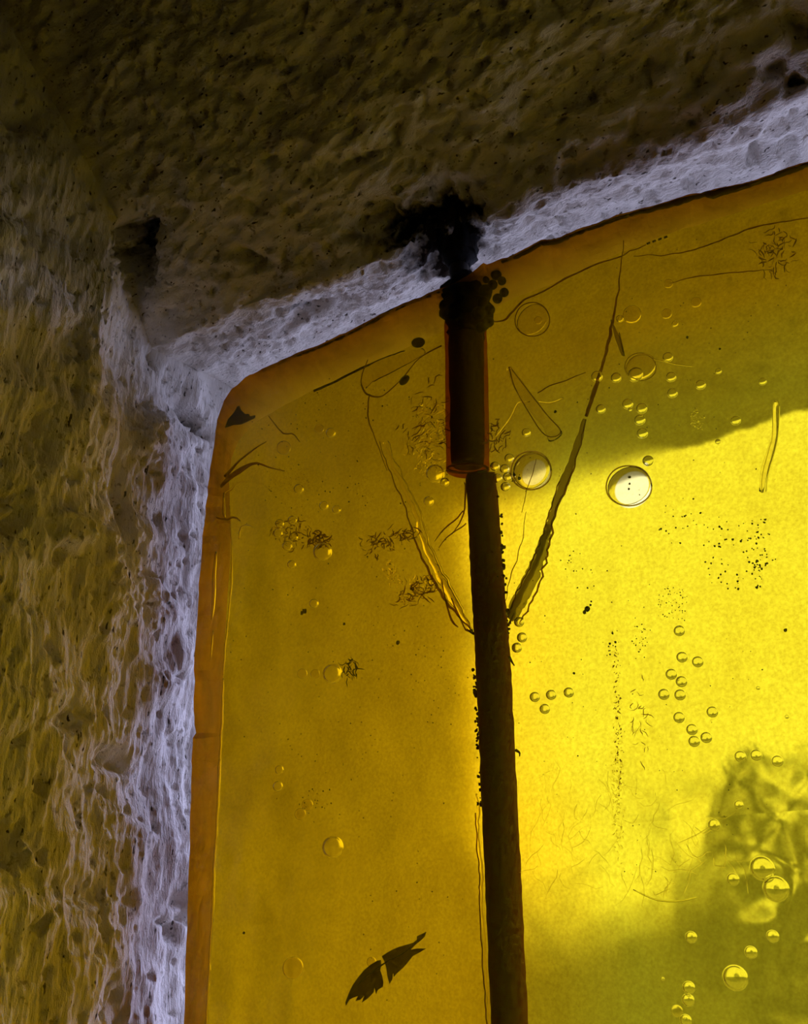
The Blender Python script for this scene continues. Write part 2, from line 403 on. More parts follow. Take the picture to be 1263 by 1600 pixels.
# ------------------------------------------------------------------ the resin panel
T = .026
fr_px = [(286, 1640), (288, 1600), (290, 1500), (294, 1400), (297, 1300), (300, 1200), (302, 1152), (306, 1146), (303, 1132), (303, 1090), (305, 1000), (310, 930), (316, 850), (322, 790),
         (329, 730), (335, 690), (340, 655), (349, 628), (363, 606), (382, 592), (410, 576), (440, 562), (470, 549), (500, 538), (540, 520), (580, 499), (620, 478), (660, 462), (690, 450),
         (712, 441), (735, 428), (755, 412), (785, 404), (820, 390), (845, 376), (870, 372), (900, 360), (940, 345), (985, 330), (1030, 318), (1060, 310), (1090, 301), (1125, 295), (1160, 286), (1190, 277), (1220, 266), (1245, 258), (1263, 252), (1320, 236)]
bk_px = [(318, 1640), (322, 1600), (328, 1500), (332, 1400), (337, 1300), (343, 1200), (345, 1152), (346, 1146), (346, 1132), (347, 1090), (351, 1000), (356, 930), (361, 850), (359, 790),
         (358, 745), (362, 715), (372, 690), (390, 668), (408, 654), (425, 645), (447, 632), (470, 620), (492, 608), (520, 596), (555, 580), (592, 562), (630, 545), (668, 528), (698, 516),
         (718, 508), (742, 497), (765, 485), (795, 470), (828, 456), (856, 446), (885, 434), (914, 420), (952, 402), (995, 384), (1036, 368), (1066, 358), (1096, 349), (1130, 341), (1164, 330), (1193, 321), (1222, 311), (1246, 303), (1264, 297), (1320, 280)]
fp = [at(x, y, 0) for x, y in fr_px]; bp = [at(x, y, T) for x, y in bk_px]
# panel goes on past the frame: bottom on the sill, right edge near the far jamb
ZB = ZO-.9498
def close(pts, y):
    l = pts[0]; r = pts[-1]
    extra_r = [(r[0]+(.93-r[0])*u, y, r[2]+(ZO+.085-r[2])*u) for u in (.33, .66, 1)]
    return pts + [np.array(e) for e in extra_r] + [np.array((.945, y, ZO-.2)), np.array((.945, y, ZB)), np.array((l[0]+.012, y, ZB))]
def ragged(pts, a, s):
    out = []
    P = np.array(pts); n = fbm(P*s, 3)
    for p, k in zip(P, n): out.append(p+np.array([k*a*.5, 0, k*a]))
    return out
FP = close(fp, 0.0); BP = close(bp, T)
def dens(P, per):                              # densify closed loop
    out = []
    for i in range(len(P)):
        a, b = P[i], P[(i+1) % len(P)]
        for k in range(per): out.append(a+(b-a)*k/per)
    return out
FP, BP = dens(FP, 4), dens(BP, 4)
FP = [np.array((p[0]+.0009*n, p[1], p[2]+.0012*n)) if p[2] > ZO-.3 else p for p, n in zip(FP, fbm(np.array(FP)*95, 3))]
BP = [np.array((p[0]+.0006*n, p[1], p[2]+.0010*n)) if p[2] > ZO-.3 else p for p, n in zip(BP, fbm(np.array(BP)*70, 3))]
n = len(FP)
panel = empty('resin_panel', ((.2, T/2, ZB)), 'thick translucent amber yellow resin panel full of air bubbles, set in the stone opening', 'panel')
NL = 5
vs = list(FP)
for k in range(1, NL):
    u = k/NL
    for a, b in zip(FP, BP):
        p = a+(b-a)*u; vs.append(p)
vs += list(BP)
vs = [np.array(v) for v in vs]
dn = fbm(np.array(vs)*60, 3)
for i in range(n, NL*n):
    if vs[i][2] > ZO-.3: vs[i] = vs[i]+np.array([.0012*dn[i], 0, .0012*dn[i]])
faces = [tuple(range(n))]; slots = [0]
for k in range(NL):
    for i in range(n):
        j = (i+1) % n; faces.append((k*n+i, k*n+j, (k+1)*n+j, (k+1)*n+i)); slots.append(2)
faces.append(tuple(NL*n+i for i in reversed(range(n)))); slots.append(1)
slab = link('slab', vs, faces, [M_FRONT, M_BACK, M_SIDE], panel, False, slots)
_in = slab.data.attributes.new('inward', 'FLOAT', 'POINT')
_tops = np.clip((np.array([p[2] for p in FP])-(ZO+.085))/.03, 0, 1)
_in.data.foreach_set('value', np.concatenate([_tops*min(1, (k/NL)**1.3)+(1-_tops)*.25*(k/NL) for k in range(NL+1)]).astype(np.float32))
import bmesh
bm = bmesh.new(); bm.from_mesh(slab.data); bmesh.ops.recalc_face_normals(bm, faces=bm.faces)
bmesh.ops.triangulate(bm, faces=[f for f in bm.faces if len(f.verts) > 4]); bm.to_mesh(slab.data); bm.free()

# bright moulding ridge on the back edge and the glint in the cast side
YB = T-.0012
def px_tube(name, pts, rad_px, y, mat, parent=panel, nn=None, ry=None, wob=0.0, n=6, freq=.05):
    q = sub(pts, nn or max(6, int(np.linalg.norm(np.diff(np.array(pts, float), axis=0), axis=1).sum()/7)))
    if wob:
        ph = RNG.uniform(0, 99); s = np.arange(len(q))
        q = q+wob*np.stack([perlin(np.stack([s*.37+ph, s*0, s*0], 1)), perlin(np.stack([s*.37+ph, s*0+9, s*0], 1))], 1)
    ys = np.linspace(y[0], y[1], len(q)) if isinstance(y, tuple) else np.full(len(q), y)
    P = np.array([at(a, b, c) for (a, b), c in zip(q, ys)])
    r = np.interp(np.linspace(0, 1, len(q)), np.linspace(0, 1, len(rad_px)), rad_px) if isinstance(rad_px, (list, tuple)) else np.full(len(q), float(rad_px))
    if wob: r = r*(1+.35*perlin(np.stack([np.arange(len(q))*.6+3, r*0, r*0], 1)))
    r = np.array([mm(a, p) for a, p in zip(r, P)])
    mb = MB().tube(P, r, None if ry is None else ry, n)
    return mb.build(name, mat, parent) if name else mb
px_tube('edge_ridge', [(349, 1060), (347, 1120), (344, 1180), (343, 1200), (339, 1290), (335, 1350), (333, 1410), (328, 1500), (325, 1560), (321, 1620)], [1.6, 2.2, 1.8, 2.8, 2.0, 2.2, 2.6, 2.2, 2.8, 2.4], YB, M_RIDGE, wob=1.2)
px_tube('edge_ridge', [(359, 790), (362, 850), (362, 905), (358, 955), (352, 1010), (349, 1055)], [.8, 1.2, 1.6, 1.0, 1.4, 1.2], YB, M_RIDGE, wob=1.0)
px_tube('edge_glint', [(338, 862), (335, 900), (334, 940), (331, 968)], [2.0, 3.4, 3.2, 1.6], .010, M_RIDGE, wob=.6)
px_tube('edge_glint', [(333, 985), (331, 1010), (330, 1030)], [.8, 1.6, .8], .010, M_RIDGE, wob=.6)
px_tube('edge_glint', [(350, 770), (350, 800), (352, 808)], [1.5, 3.2, 1.0], .013, M_RIDGE)

# bubbles (pixel x, y, radius)
BUB = [(969,498,6),(988,491,14),(1042,490,8),(1088,472,8),(1055,506,5),(1045,443,7),(933,588,9),(963,590,8),(1044,558,8),(1049,589,8),(1051,614,8),(1095,601,8),(1123,580,5),(1192,596,6),
 (1150,657,7.5),(981,631,8.5),(1003,638,8.5),(1000,656,8.5),(1004,677,8.5),(939,639,7.5),(1013,720,8.5),(773.5,728.5,7.5),(788.7,732.6,7.5),(796,716,7.5),(777.6,747,7.5),(793.5,745,7.5),(790,760.5,7.5),
 (680,740,15),(695,753,7),(670,783,8),(822.6,675.6,7),(811.5,971.7,8),(816,996,8),(808,1012,8),(836,1089,8),(861.5,1085.7,8),(889,1082,8),(851.6,1107.7,8),(1061.8,985.6,8.5),(1066,1026.8,8.5),
 (1090.6,1034,8.7),(1049.3,1053.5,8.7),(1065.2,1065,8.7),(1037.7,1084.9,8.7),(1063,1085.7,8.7),(1061.4,1121,8.7),(1113.4,1112.4,8.7),(1081.6,1139.9,8.7),(1104,1152.4,8.7),(1085,1158.4,8.7),
 (1157.2,1182,8.7),(1182.2,1179.9,8.7),(1215.3,1189.3,8.7),(1155,1257.7,7),(1116,1289,9),(1191.6,1357,18.5),(1213,1389,19.5),(1146,1374,9.5),(1080.6,1464.4,9),(1208,1463,9.5),(1174,1488,9.5),
 (1149.4,1528,19),(1076.8,1543,9.5),(1075.8,1562.6,9.5),(1058.4,1580,9),(1072,1594.4,9),(1036,1529.6,3),(467,764,8),(506,790,7.5),(526,796,7),(457,813,7.5),(437,818,7),(434.6,833,7.5),(459,839,7),
 (449,853,8),(456,882,7),(504,862,15),(490.7,943,7.5),(472.6,1052.6,8),(492.8,1053,7.5),(519.6,1052.6,15.5),(436.6,1202.7,7),(434.4,1228.5,8),(480.4,1257.4,9),(469.4,1271.9,9),(520.3,1323.6,17),
 (458,1512.5,16.5),(580.8,1503,7.5),(499,670,7.5),(517,676,8),(658,632,3.5),(443.5,699.5,11),(1122,690,4),(985,640,3),(1185,1075,3),(1230,1120,3)]
faint = {(988,491),(1042,490),(1088,472),(1045,443),(443.5,699.5),(472.6,1052.6),(492.8,1053),(480.4,1257.4),(469.4,1271.9),(458,1512.5),(580.8,1503),(499,670),(1058.4,1580)}
_sph = {}
def sphere_mesh(mat):
    if mat.name not in _sph:
        mb = MB().blob((0, 0, 0), 1.0, None, 20, 12); o = link('bubble', mb.v, mb.f, mat); _sph[mat.name] = o.data
        bpy.data.objects.remove(o)
    return _sph[mat.name]
def bubble(x, y, r, mat, depth=None, name='bubble', sx=1, sz=1, rot=0, maxy=.0100):
    d = RNG.uniform(.008, .017) if depth is None else depth
    P = at(x, y, d); R = mm(r, P)
    o = bpy.data.objects.new(name, sphere_mesh(mat)); COL.objects.link(o); o.parent = panel
    o.matrix_parent_inverse = mathutils.Matrix.Translation(panel.location).inverted()
    o.location = tuple(P); o.scale = (R*sx*1.04, min(R, maxy), R*sz); o.rotation_euler = (0, rot, 0)
    return o
for x, y, r in BUB:
    bubble(x, y, r, M_BUBSOFT if (x, y) in faint else M_BUB)
def ring(x, y, rx, ry_, w, mat, d, name='bubble_rim', rot=0):
    a = np.linspace(0, 2*math.pi, 41)
    pts = [(x+rx*math.cos(t)*(1+.02*math.sin(3*t)), y+ry_*math.sin(t)*(1+.02*math.cos(2*t))) for t in a]
    P = np.array([at(px, py, d) for px, py in pts]); r = np.array([mm(w, p) for p in P])
    return MB().tube(P, r, None, 6).build(name, mat, panel)
tag(bubble(983, 759, 33, M_BUBSOFT, .020, 'large_bubble', 1.03, .95, maxy=.0045), 'large pale flattened bubble')
ring(983, 759, 35.5, 32, 1.3, M_RIM, .019)
tag(bubble(830, 735, 30, M_BUBSOFT, .012, 'large_bubble', maxy=.006), 'large speckled flattened bubble')
ring(830, 735, 31.5, 30.5, 1.4, M_RIM, .012)
tag(bubble(1001, 573, 24, M_BUBSOFT, .014, 'large_bubble', 1.0, .9, maxy=.004), 'faint flattened bubble'); ring(1001, 573, 24.5, 22, .6, M_BROWNCRACK, .014)
tag(bubble(832, 499, 26, M_BUBSOFT, .016, 'large_bubble', maxy=.003), 'faint ring bubble'); ring(832, 499, 27, 27, .9, M_BROWNCRACK, .016)
bubble(841, 500, 6, M_BUBSOFT, .016); bubble(993, 585, 12, M_BUB, .013, maxy=.003)
for x, y, rx, ry_, rot in ((653.7, 535.3, 11, 8, .25), (632, 594, 9, 6, -.5)):
    P = at(x, y, .010); o = MB().blob((0, 0, 0), 1, None, 14, 9).build('dark_bubble', M_BLACK, panel)
    o.matrix_parent_inverse = mathutils.Matrix.Translation(panel.location).inverted()
    o.location = tuple(P); o.scale = (mm(rx, P)*1.1, mm(ry_, P), mm(ry_, P)); o.rotation_euler = (0, rot, 0)

# long worm-like bubbles
px_tube('tube_bubble', [(1213, 629), (1213, 650), (1211, 680), (1203, 710), (1195, 735), (1190, 768)], [2, 5, 5, 6, 6, 3], .014, M_BUBSOFT, n=12, ry=.0016)
px_tube('bubble_rim', [(1190, 768), (1193, 738), (1203, 700), (1208, 680), (1208, 640), (1209, 630), (1213, 626), (1217, 630), (1218, 640), (1216, 680), (1211, 705), (1202, 735), (1197, 768)], 1.0, .013, M_RIDGE)
px_tube('tube_bubble', [(797, 577), (812, 604), (836, 640), (856, 662), (868, 682)], [4, 9, 8, 9, 13], .011, M_BUBSOFT, n=12, ry=.003)
px_tube('bubble_rim', [(796, 575), (806, 607), (830, 650), (850, 678), (868, 682), (876, 672), (858, 652), (836, 624), (808, 588), (797, 574)], .9, .010, M_BROWNCRACK)
px_tube('tube_bubble', [(568, 605), (580, 585), (610, 570), (645, 556), (662, 548)], [5, 17, 16, 9, 4], .015, M_BUBSOFT, n=12, ry=.002)
px_tube('bubble_rim', [(575, 562), (565, 590), (568, 610), (582, 619), (600, 617), (630, 590), (655, 560), (690, 540)], [.6, 1.0, 1.6, 1.4, 1, .8, .8, 1.4], .014, M_BROWNCRACK, wob=1)

# the V shaped cracks that meet at the lower rod
px_tube('crack', [(797, 968), (808, 940), (822, 912), (838, 880), (848, 850), (858, 822), (868, 790), (882, 752), (893, 722), (904, 690), (914, 655)], [6, 6, 5, 5, 5, 6, 6.5, 8, 6, 6, 3.5], (.013, .010), M_OLIVE, wob=3, ry=.0008, n=8, nn=60)['label'] = 'olive crack face right of the rod'
px_tube('crack', [(798, 966), (812, 938), (829, 904), (842, 872), (852, 842), (858, 820)], [11, 14, 14, 11, 9, 5], (.0125, .0115), M_PALE, wob=2, ry=.0008, n=8, nn=40)['label'] = 'pale olive crack face beside the rod'
px_tube('crack', [(812, 975), (826, 950), (842, 915), (852, 880), (860, 845), (868, 800), (884, 765), (900, 720), (916, 655)], [1.2, 1.5, 1.8, 1.6, 1.8, 2, 2, 1.4, 1], .0095, M_BROWNCRACK, wob=4, nn=70)
px_tube('crack', [(794, 965), (806, 930), (824, 895), (838, 862), (850, 828), (862, 790), (874, 752)], [1.6, 1.2, 1.2, 1.4, 1, 1.2, 1], .0095, M_BROWNCRACK, wob=3, nn=60)
px_tube('crack', [(916, 650), (930, 608), (942, 570), (952, 530), (960, 490), (968, 440), (975, 372)], [3, 4, 2.4, 2.8, 2, 1.2, .6], (.010, .020), M_BROWNCRACK, wob=2.5, nn=50)
px_tube('crack', [(955, 500), (966, 530), (975, 556), (968, 520)], [1, 4, 2, 1], .016, M_OLIVE, ry=.0005)
for off, r, mt in ((0, [1.5, 3, 3.5, 4, 5, 6, 5, 3], M_CRACK), (-12, [.6, 1, 1.2, 1.4, 2, 2.4, 2, 1], M_BROWNCRACK), (9, [.8, 1, 1.2, 1.6, 2.4, 2.4, 2, 1], M_RIDGE)):
    px_tube('crack', [(600+off*.6, 690), (622+off*.8, 745), (645+off, 792), (660+off, 842), (678+off, 884), (697+off, 920), (716+off*.7, 952), (738, 986)], r, .012+.0003*off/9, mt, wob=3.5, nn=56)
px_tube('crack', [(690, 905), (698, 945), (708, 972), (716, 980)], [1, 1.6, 1.8, .8], .011, M_BROWNCRACK, wob=1)
px_tube('crack', [(738, 986), (728, 984), (722, 972), (714, 955), (706, 935)], [2.4, 1.5, 1.2, 1.6, 1], .0105, M_BROWNCRACK, wob=1)
px_tube('crack', [(578, 616), (575, 650), (588, 690), (605, 735)], [1.0, 1.4, .8, .6], .016, M_BROWNCRACK, wob=2)
# long crack line parallel to the top edge, dark line under the top edge and others
px_tube('crack', [(760, 500), (785, 502), (800, 488), (820, 468), (850, 455), (890, 432), (935, 412), (972, 400), (985, 392), (1010, 383)], [.6, 1.6, 1.8, 1.6, 1.3, 1.6, 1.2, 1.2, 1, .8], .018, M_BROWNCRACK, wob=2)
px_tube('crack', [(491, 611), (520, 598), (560, 578), (600, 560), (632, 548)], [2.2, 1.8, 2.0, 1.4, .8], .017, M_SPECK, wob=1.2)
px_tube('crack', [(705, 836), (722, 812), (726, 790), (728, 762), (726, 755)], [.6, 1.2, 1.4, 1.6, 1.2], .010, M_BROWNCRACK, wob=2)
px_tube('crack', [(680, 846), (692, 828), (712, 812), (724, 798)], [.6, 1.2, 1.4, 1], .010, M_BROWNCRACK, wob=2)
px_tube('crack', [(686, 856), (700, 838), (718, 826), (728, 818)], [.6, 1.0, 1.2, 1], .010, M_BROWNCRACK, wob=2)
px_tube('crack', [(768, 690), (786, 672), (800, 648), (812, 630), (828, 628)], [1, 1.6, 1.4, 1.4, .8], .010, M_CRACK, wob=2)
px_tube('crack', [(840, 614), (862, 602), (890, 592), (915, 582)], [.8, 1.2, 1, .6], .012, M_BROWNCRACK, wob=2)
px_tube('crack', [(842, 628), (862, 630), (880, 622)], [1, 1.6, 1.4], .012, M_CRACK, wob=1)
px_tube('crack', [(817, 800), (822, 770), (832, 740), (838, 715)], [.5, .7, .7, .5], .014, M_BROWNCRACK, wob=2)
px_tube('crack', [(790, 940), (800, 895), (815, 850), (822, 800)], [.5, .9, .7, .5], .016, M_BROWNCRACK, wob=3)
px_tube('crack', [(1020, 560), (1040, 566), (1060, 570), (1082, 573)], [.6, 1.4, 1.2, .6], .012, M_RIDGE, wob=2)
px_tube('crack', [(352, 745), (372, 722), (400, 700), (416, 690)], [3, 1.6, 1.2, .6], .018, M_BROWNCRACK, wob=.6)
px_tube('crack', [(345, 760), (370, 738), (398, 724), (420, 730), (445, 736)], [2.5, 5, 2, 1.2, .6], .016, M_BROWNCRACK, wob=2)
px_tube('crack', [(350, 772), (362, 764), (368, 756), (385, 752), (410, 756), (424, 768)], [1.4, 1.8, 1.6, 1, .9, .5], .014, M_CRACK, wob=1)
px_tube('crack', [(336, 808), (352, 812), (366, 808), (376, 814)], [1, 2, 1.8, .8], .012, M_BROWNCRACK, wob=1)
px_tube('crack', [(374, 842), (376, 825), (386, 820), (398, 825)], [1.6, 1.6, .8, .6], .014, M_RIDGE, wob=.6)
px_tube('crack', [(420, 650), (440, 676), (458, 678), (468, 690)], [.6, 1.2, 1.2, .6], .015, M_BROWNCRACK, wob=2)
px_tube('crack', [(990, 400), (1060, 396), (1120, 378), (1180, 355), (1263, 340)], [.5, 1, 1.2, 1.4, 1], .022, M_BROWNCRACK, wob=2)
px_tube('crack', [(1045, 443), (1090, 432), (1160, 425), (1210, 420)], [.5, 1, 1, .5], .022, M_BROWNCRACK, wob=2)
px_tube('crack', [(990, 1390), (1015, 1402), (1040, 1408), (1070, 1407), (1088, 1402)], [.8, 1.4, 1.4, 1.4, .8], .016, M_RIDGE, wob=1)
for i in range(4):
    px_tube('dash_mark', [(1011+i*9, 381-i*3.2), (1016+i*9, 379-i*3.2)], 1.8, .012, M_SPECK, nn=4)

# crust of chips along the dark top edge
for lo_i, hi_i, off, rads in ((32, 39, 5, [2, 5, 4, 6, 3, 5, 2]), (38, 49, 6, [2, 5, 7, 4, 8, 6, 3, 7, 5, 3, 2]), (20, 29, 4, [1, 2, 3, 2, 4, 3, 2])):
    o = px_tube('edge_crust', [(x, y+off) for x, y in fr_px[lo_i:hi_i]], rads, .0022, M_CRUST, wob=2.5, ry=.0012, nn=70)
    o['label'] = 'dark brown crumbly crust along the top edge'
# clusters of fine wrinkles and grain: too small to pick apart
def wrinkles(name, cx, cy, rx, ry_, count, ln, w, mat, rot=0, dirang=None, d=(.008, .016)):
    mb = MB()
    for _ in range(int(count*1.5)):
        a = random.uniform(0, 2*math.pi); q = random.random()**.65
        ux, uy = rx*1.15*q*math.cos(a), ry_*1.15*q*math.sin(a)
        x = cx+ux*math.cos(rot)-uy*math.sin(rot); y = cy+ux*math.sin(rot)+uy*math.cos(rot)
        th = random.uniform(0, 2*math.pi) if dirang is None else dirang+random.gauss(0, .35)
        L = ln*random.uniform(.4, 1.3); y3 = random.uniform(*d); pts = []
        for k in range(5):
            pts.append(at(x, y, y3)); th += random.gauss(0, .5); x += math.cos(th)*L/4; y += math.sin(th)*L/4
        r = mm(w*random.uniform(.35, .95), pts[0])
        mb.tube(pts, [r*.4, r, r*1.2, r, r*.4], None, 5)
    return tag(mb.build(name, mat, panel), None, kind='stuff')
wrinkles('wrinkle_cluster', 666, 690, 34, 55, 60, 20, 1.3, M_CRACK, .2, -.7)
wrinkles('wrinkle_cluster', 672, 695, 28, 48, 40, 20, 1.2, M_RIDGE, .2, -.7)
wrinkles('wrinkle_cluster', 660, 660, 40, 60, 26, 24, 1.1, M_BROWNCRACK, .2, -.6)
wrinkles('wrinkle_cluster', 612, 895, 10, 20, 36, 6, 1.5, M_CRACK, -.3)
wrinkles('wrinkle_cluster', 650, 925, 34, 14, 46, 14, 1.1, M_BROWNCRACK, -.45)
wrinkles('wrinkle_cluster', 655, 920, 34, 16, 26, 12, 1.4, M_CRACK, -.45)
wrinkles('wrinkle_cluster', 590, 850, 26, 14, 34, 10, 1.1, M_BROWNCRACK, 0)
wrinkles('wrinkle_cluster', 625, 835, 26, 12, 22, 16, 1.1, M_BROWNCRACK, -.2, .2)
wrinkles('wrinkle_cluster', 460, 835, 36, 22, 46, 9, 1.0, M_BROWNCRACK, .3)
wrinkles('wrinkle_cluster', 500, 842, 16, 10, 30, 12, 1.5, M_BROWNCRACK, .3)
wrinkles('wrinkle_cluster', 465, 745, 42, 26, 80, 4, .8, M_CRACK, .1)
wrinkles('wrinkle_cluster', 1213, 392, 28, 34, 46, 14, 1.1, M_BROWNCRACK)
wrinkles('wrinkle_cluster', 780, 680, 18, 24, 22, 14, 1.2, M_BROWNCRACK, 0, 1.9)
wrinkles('wrinkle_cluster', 966, 1230, 8, 110, 90, 5, 1.0, M_CRACK, -.02)
wrinkles('wrinkle_cluster', 965, 1120, 5, 120, 60, 4, 1.0, M_BROWNCRACK, -.02, 1.5)
wrinkles('wrinkle_cluster', 1000, 1120, 14, 60, 16, 18, .7, M_BROWNCRACK, 0, 1.6)
wrinkles('wrinkle_cluster', 548, 1042, 10, 16, 20, 16, 1.2, M_SPECK, 0, 1.57)
wrinkles('wrinkle_cluster', 1090, 655, 10, 14, 30, 5, 1.2, M_RIDGE)
wrinkles('wrinkle_cluster', 1030, 1290, 110, 90, 34, 60, .9, M_BUBSOFT, .3, 1.2)
wrinkles('wrinkle_cluster', 880, 1290, 60, 90, 24, 50, .7, M_BUBSOFT, 0, 1.5)

mb = MB()
def specks(cx, cy, rx, ry_, count, r, rot=0):
    for _ in range(count):
        a = random.uniform(0, 2*math.pi); q = math.sqrt(random.random()); ux, uy = rx*q*math.cos(a), ry_*q*math.sin(a)
        x = cx+ux*math.cos(rot)-uy*math.sin(rot); y = cy+ux*math.sin(rot)+uy*math.cos(rot)
        P = at(x, y, random.uniform(.003, .02)); mb.blob(P, mm(r*random.uniform(.4, 1.1), P), None, 5, 3, .3)
specks(1155, 870, 60, 60, 70, 1.9, .5); specks(1060, 810, 60, 40, 22, 1.8); specks(1185, 860, 20, 60, 40, 2.0); specks(1050, 940, 26, 26, 60, 1.1, .5)
specks(1000, 1000, 14, 26, 26, 1.3); specks(900, 780, 300, 260, 110, 1.1); specks(540, 1000, 190, 320, 160, 1.1); specks(560, 700, 180, 120, 110, 1.2)
specks(1000, 1150, 230, 220, 90, 1.1); specks(1100, 480, 160, 120, 50, 1.0); specks(500, 1260, 40, 30, 26, 1.2); specks(520, 1150, 100, 50, 30, 1.0); specks(957, 1010, 6, 24, 12, 2.0)
specks(910, 890, 40, 30, 20, 1.4); specks(640, 1400, 100, 180, 30, 1.1); specks(650, 1040, 90, 60, 40, 1.0)
for x, y, r in ((918, 952, 4.5), (914, 956, 3.5), (923, 945, 2), (924, 940, 1.6), (622, 1004, 3.4), (476, 955, 4), (472, 958, 3), (538, 975, 2.2), (1228, 985, 3), (897, 1052, 2), (984, 745, 2.5), (984, 756, 1.8), (983, 764, 1.8), (812, 747, 2.6), (804, 742, 2.6), (381, 1458, 2.2), (748, 872, 2), (742, 775, 2.4), (868, 643, 2.5), (1125, 545, 1.8), (1074, 527, 2.2)):
    P = at(x, y, .006); mb.blob(P, mm(r, P), None, 6, 4, .3)
tag(mb.build('speck', M_SPECK, panel), 'scattered dark specks in the resin', kind='stuff')

# ------------------------------------------------------------------ upper hanging rod
top = at(715, 395, .012)
up = empty('hanging_rod', at(731, 730, .013), 'short black iron rod in an amber sleeve, hanging from the stone into the panel top', 'rod')
def rod(name, cpts, radpx, y, mat, parent, n=24, jit=0.0, nn=24):
    q = sub(cpts, nn); P = np.array([at(a, b, y) for a, b in q]); r = np.interp(np.linspace(0, 1, nn), np.linspace(0, 1, len(radpx)), radpx)
    r = np.array([mm(a, p) for a, p in zip(r, P)])
    mb = MB().tube(P, r, None, n)
    if jit:
        v = np.array(mb.v); k = fbm(v*160, 3); c = np.repeat(P, n, axis=0)
        mb.v = list(v+(v-c)*(k*jit)[:, None])
    return mb.build(name, mat, parent)
YR = .0125
rod('neck', [(716, 372), (717, 400), (718, 440), (720, 470)], [15, 15, 15, 17], YR, M_STEEL, up, jit=.12)
rod('collar', [(715, 318), (716, 350), (716, 385), (717, 404), (717, 418)], [44, 38, 30, 27, 14], YR, M_BLACK, up, jit=.25)
rod('mastic_lump', [(722, 432), (726, 450), (728, 478), (729, 505), (729, 528)], [16, 34, 37, 33, 26], YR, M_BLACK, up, jit=.3)
rod('core', [(727, 500), (729, 560), (730, 640), (731, 712), (731, 726)], [27, 27.5, 27, 26.5, 25], YR, M_STEEL, up, jit=.06)
rod('sleeve', [(727, 505), (729, 560), (730, 640), (731, 715), (731, 735)], [33, 33, 34, 34, 34], YR, M_SLEEVE, up, jit=.02)
ring(731, 732, 31, 7, 2.2, M_BROWNCRACK, .006, 'sleeve_rim').parent = up
for o in list(up.children):
    o.matrix_parent_inverse = mathutils.Matrix.Translation(up.location).inverted()
def bead(x, y, r, yy, parent, mat):
    P = at(x, y, yy); mbb = MB().blob(P, mm(r, P), None, 14, 9); return mbb.build('bead', mat, parent)
for x, y, r in ((775.6, 429, 9), (784.5, 439, 7), (788, 457, 7.5), (777.6, 466.5, 8), (765.5, 484, 8.5), (764, 503, 8.5), (759, 455, 11), (770, 445, 8), (752, 472, 11), (748, 490, 11), (752, 512, 9), (697, 478, 11), (702, 462, 10), (700, 494, 8), (742, 446, 11), (760, 437, 6)):
    bead(x, y, r, .008, up, M_BLACK)

# lower support rod
L = [(727, 750), (731, 800), (734, 880), (740, 980), (744, 1060), (752, 1250), (760, 1430), (767, 1600), (770, 1660)]
Rr = [(775, 750), (781, 800), (786, 880), (794, 980), (800, 1060), (809, 1250), (818, 1430), (826, 1600), (829, 1660)]
lo = empty('support_rod', (at(798, 1640, YR)[0], YR, ZB), 'long dark brown iron rod running down inside the yellow panel', 'rod')
cl = [((a[0]+b[0])/2, (a[1]+b[1])/2) for a, b in zip(L, Rr)]; rr = [(b[0]-a[0])/2 for a, b in zip(L, Rr)]
nn = 90; q = sub(cl, nn); P = [at(a, b, YR) for a, b in q]; rad = [mm(a, p)*.985 for a, p in zip(np.interp(np.linspace(0, 1, nn), np.linspace(0, 1, len(rr)), rr), P)]
P.append(np.array([P[-1][0]-.004, YR, ZB])); rad.append(rad[-1])
mb = MB().tube(P, rad, None, 28); v = np.array(mb.v); k = fbm(v*220, 3); c = np.repeat(np.array(P), 28, axis=0)
v = v+(v-c)*(.055*k)[:, None]
topm = (np.arange(len(v)) < 28); v[topm, 2] += .0035*perlin(v[topm]*260+2)+.0012; mb.v = list(v)
mb.build('shaft', M_RUST, lo)
mb = MB()
for _ in range(70):                             # crust of rust flakes along both flanks
    side = random.random() < .6; y = random.uniform(1040, 1260) if side else random.uniform(770, 1000)
    pts = L if side else Rr
    x = np.interp(y, [p[1] for p in pts], [p[0] for p in pts])+random.uniform(-4, 1)*(1 if side else -1)
    Q = at(x, y, YR-.002); mb.blob(Q, mm(random.uniform(1.2, 3.4), Q), None, 6, 4, .35)
tag(mb.build('rust_flakes', M_RUST, lo), 'crumbs of rust along the flanks', kind='stuff')
for pts in ([(806, 1172), (812, 1176), (812, 1182)], [(796, 1026), (800, 1034), (804, 1040)], [(794, 978), (800, 966), (803, 958)], [(741, 990), (735, 987), (730, 983)]):
    px_tube('splinter', pts, [2.4, 1.8, .8], YR-.004, M_RUST, lo)
px_tube('seam_bead', [(745, 1240), (748, 1268), (746, 1290), (749, 1330), (753, 1370), (752, 1410), (756, 1460), (757, 1510), (762, 1560), (765, 1620)], [1.5, 3.4, 2.6, 3, 3.4, 2.6, 3, 3.4, 2.6, 3], YR-.006, M_CRACK, wob=2)
px_tube('seam_bead', [(743, 1270), (746, 1330), (750, 1372), (749, 1400), (752, 1460), (755, 1520), (759, 1570), (762, 1620)], 1.1, YR-.007, M_BROWNCRACK, wob=2)

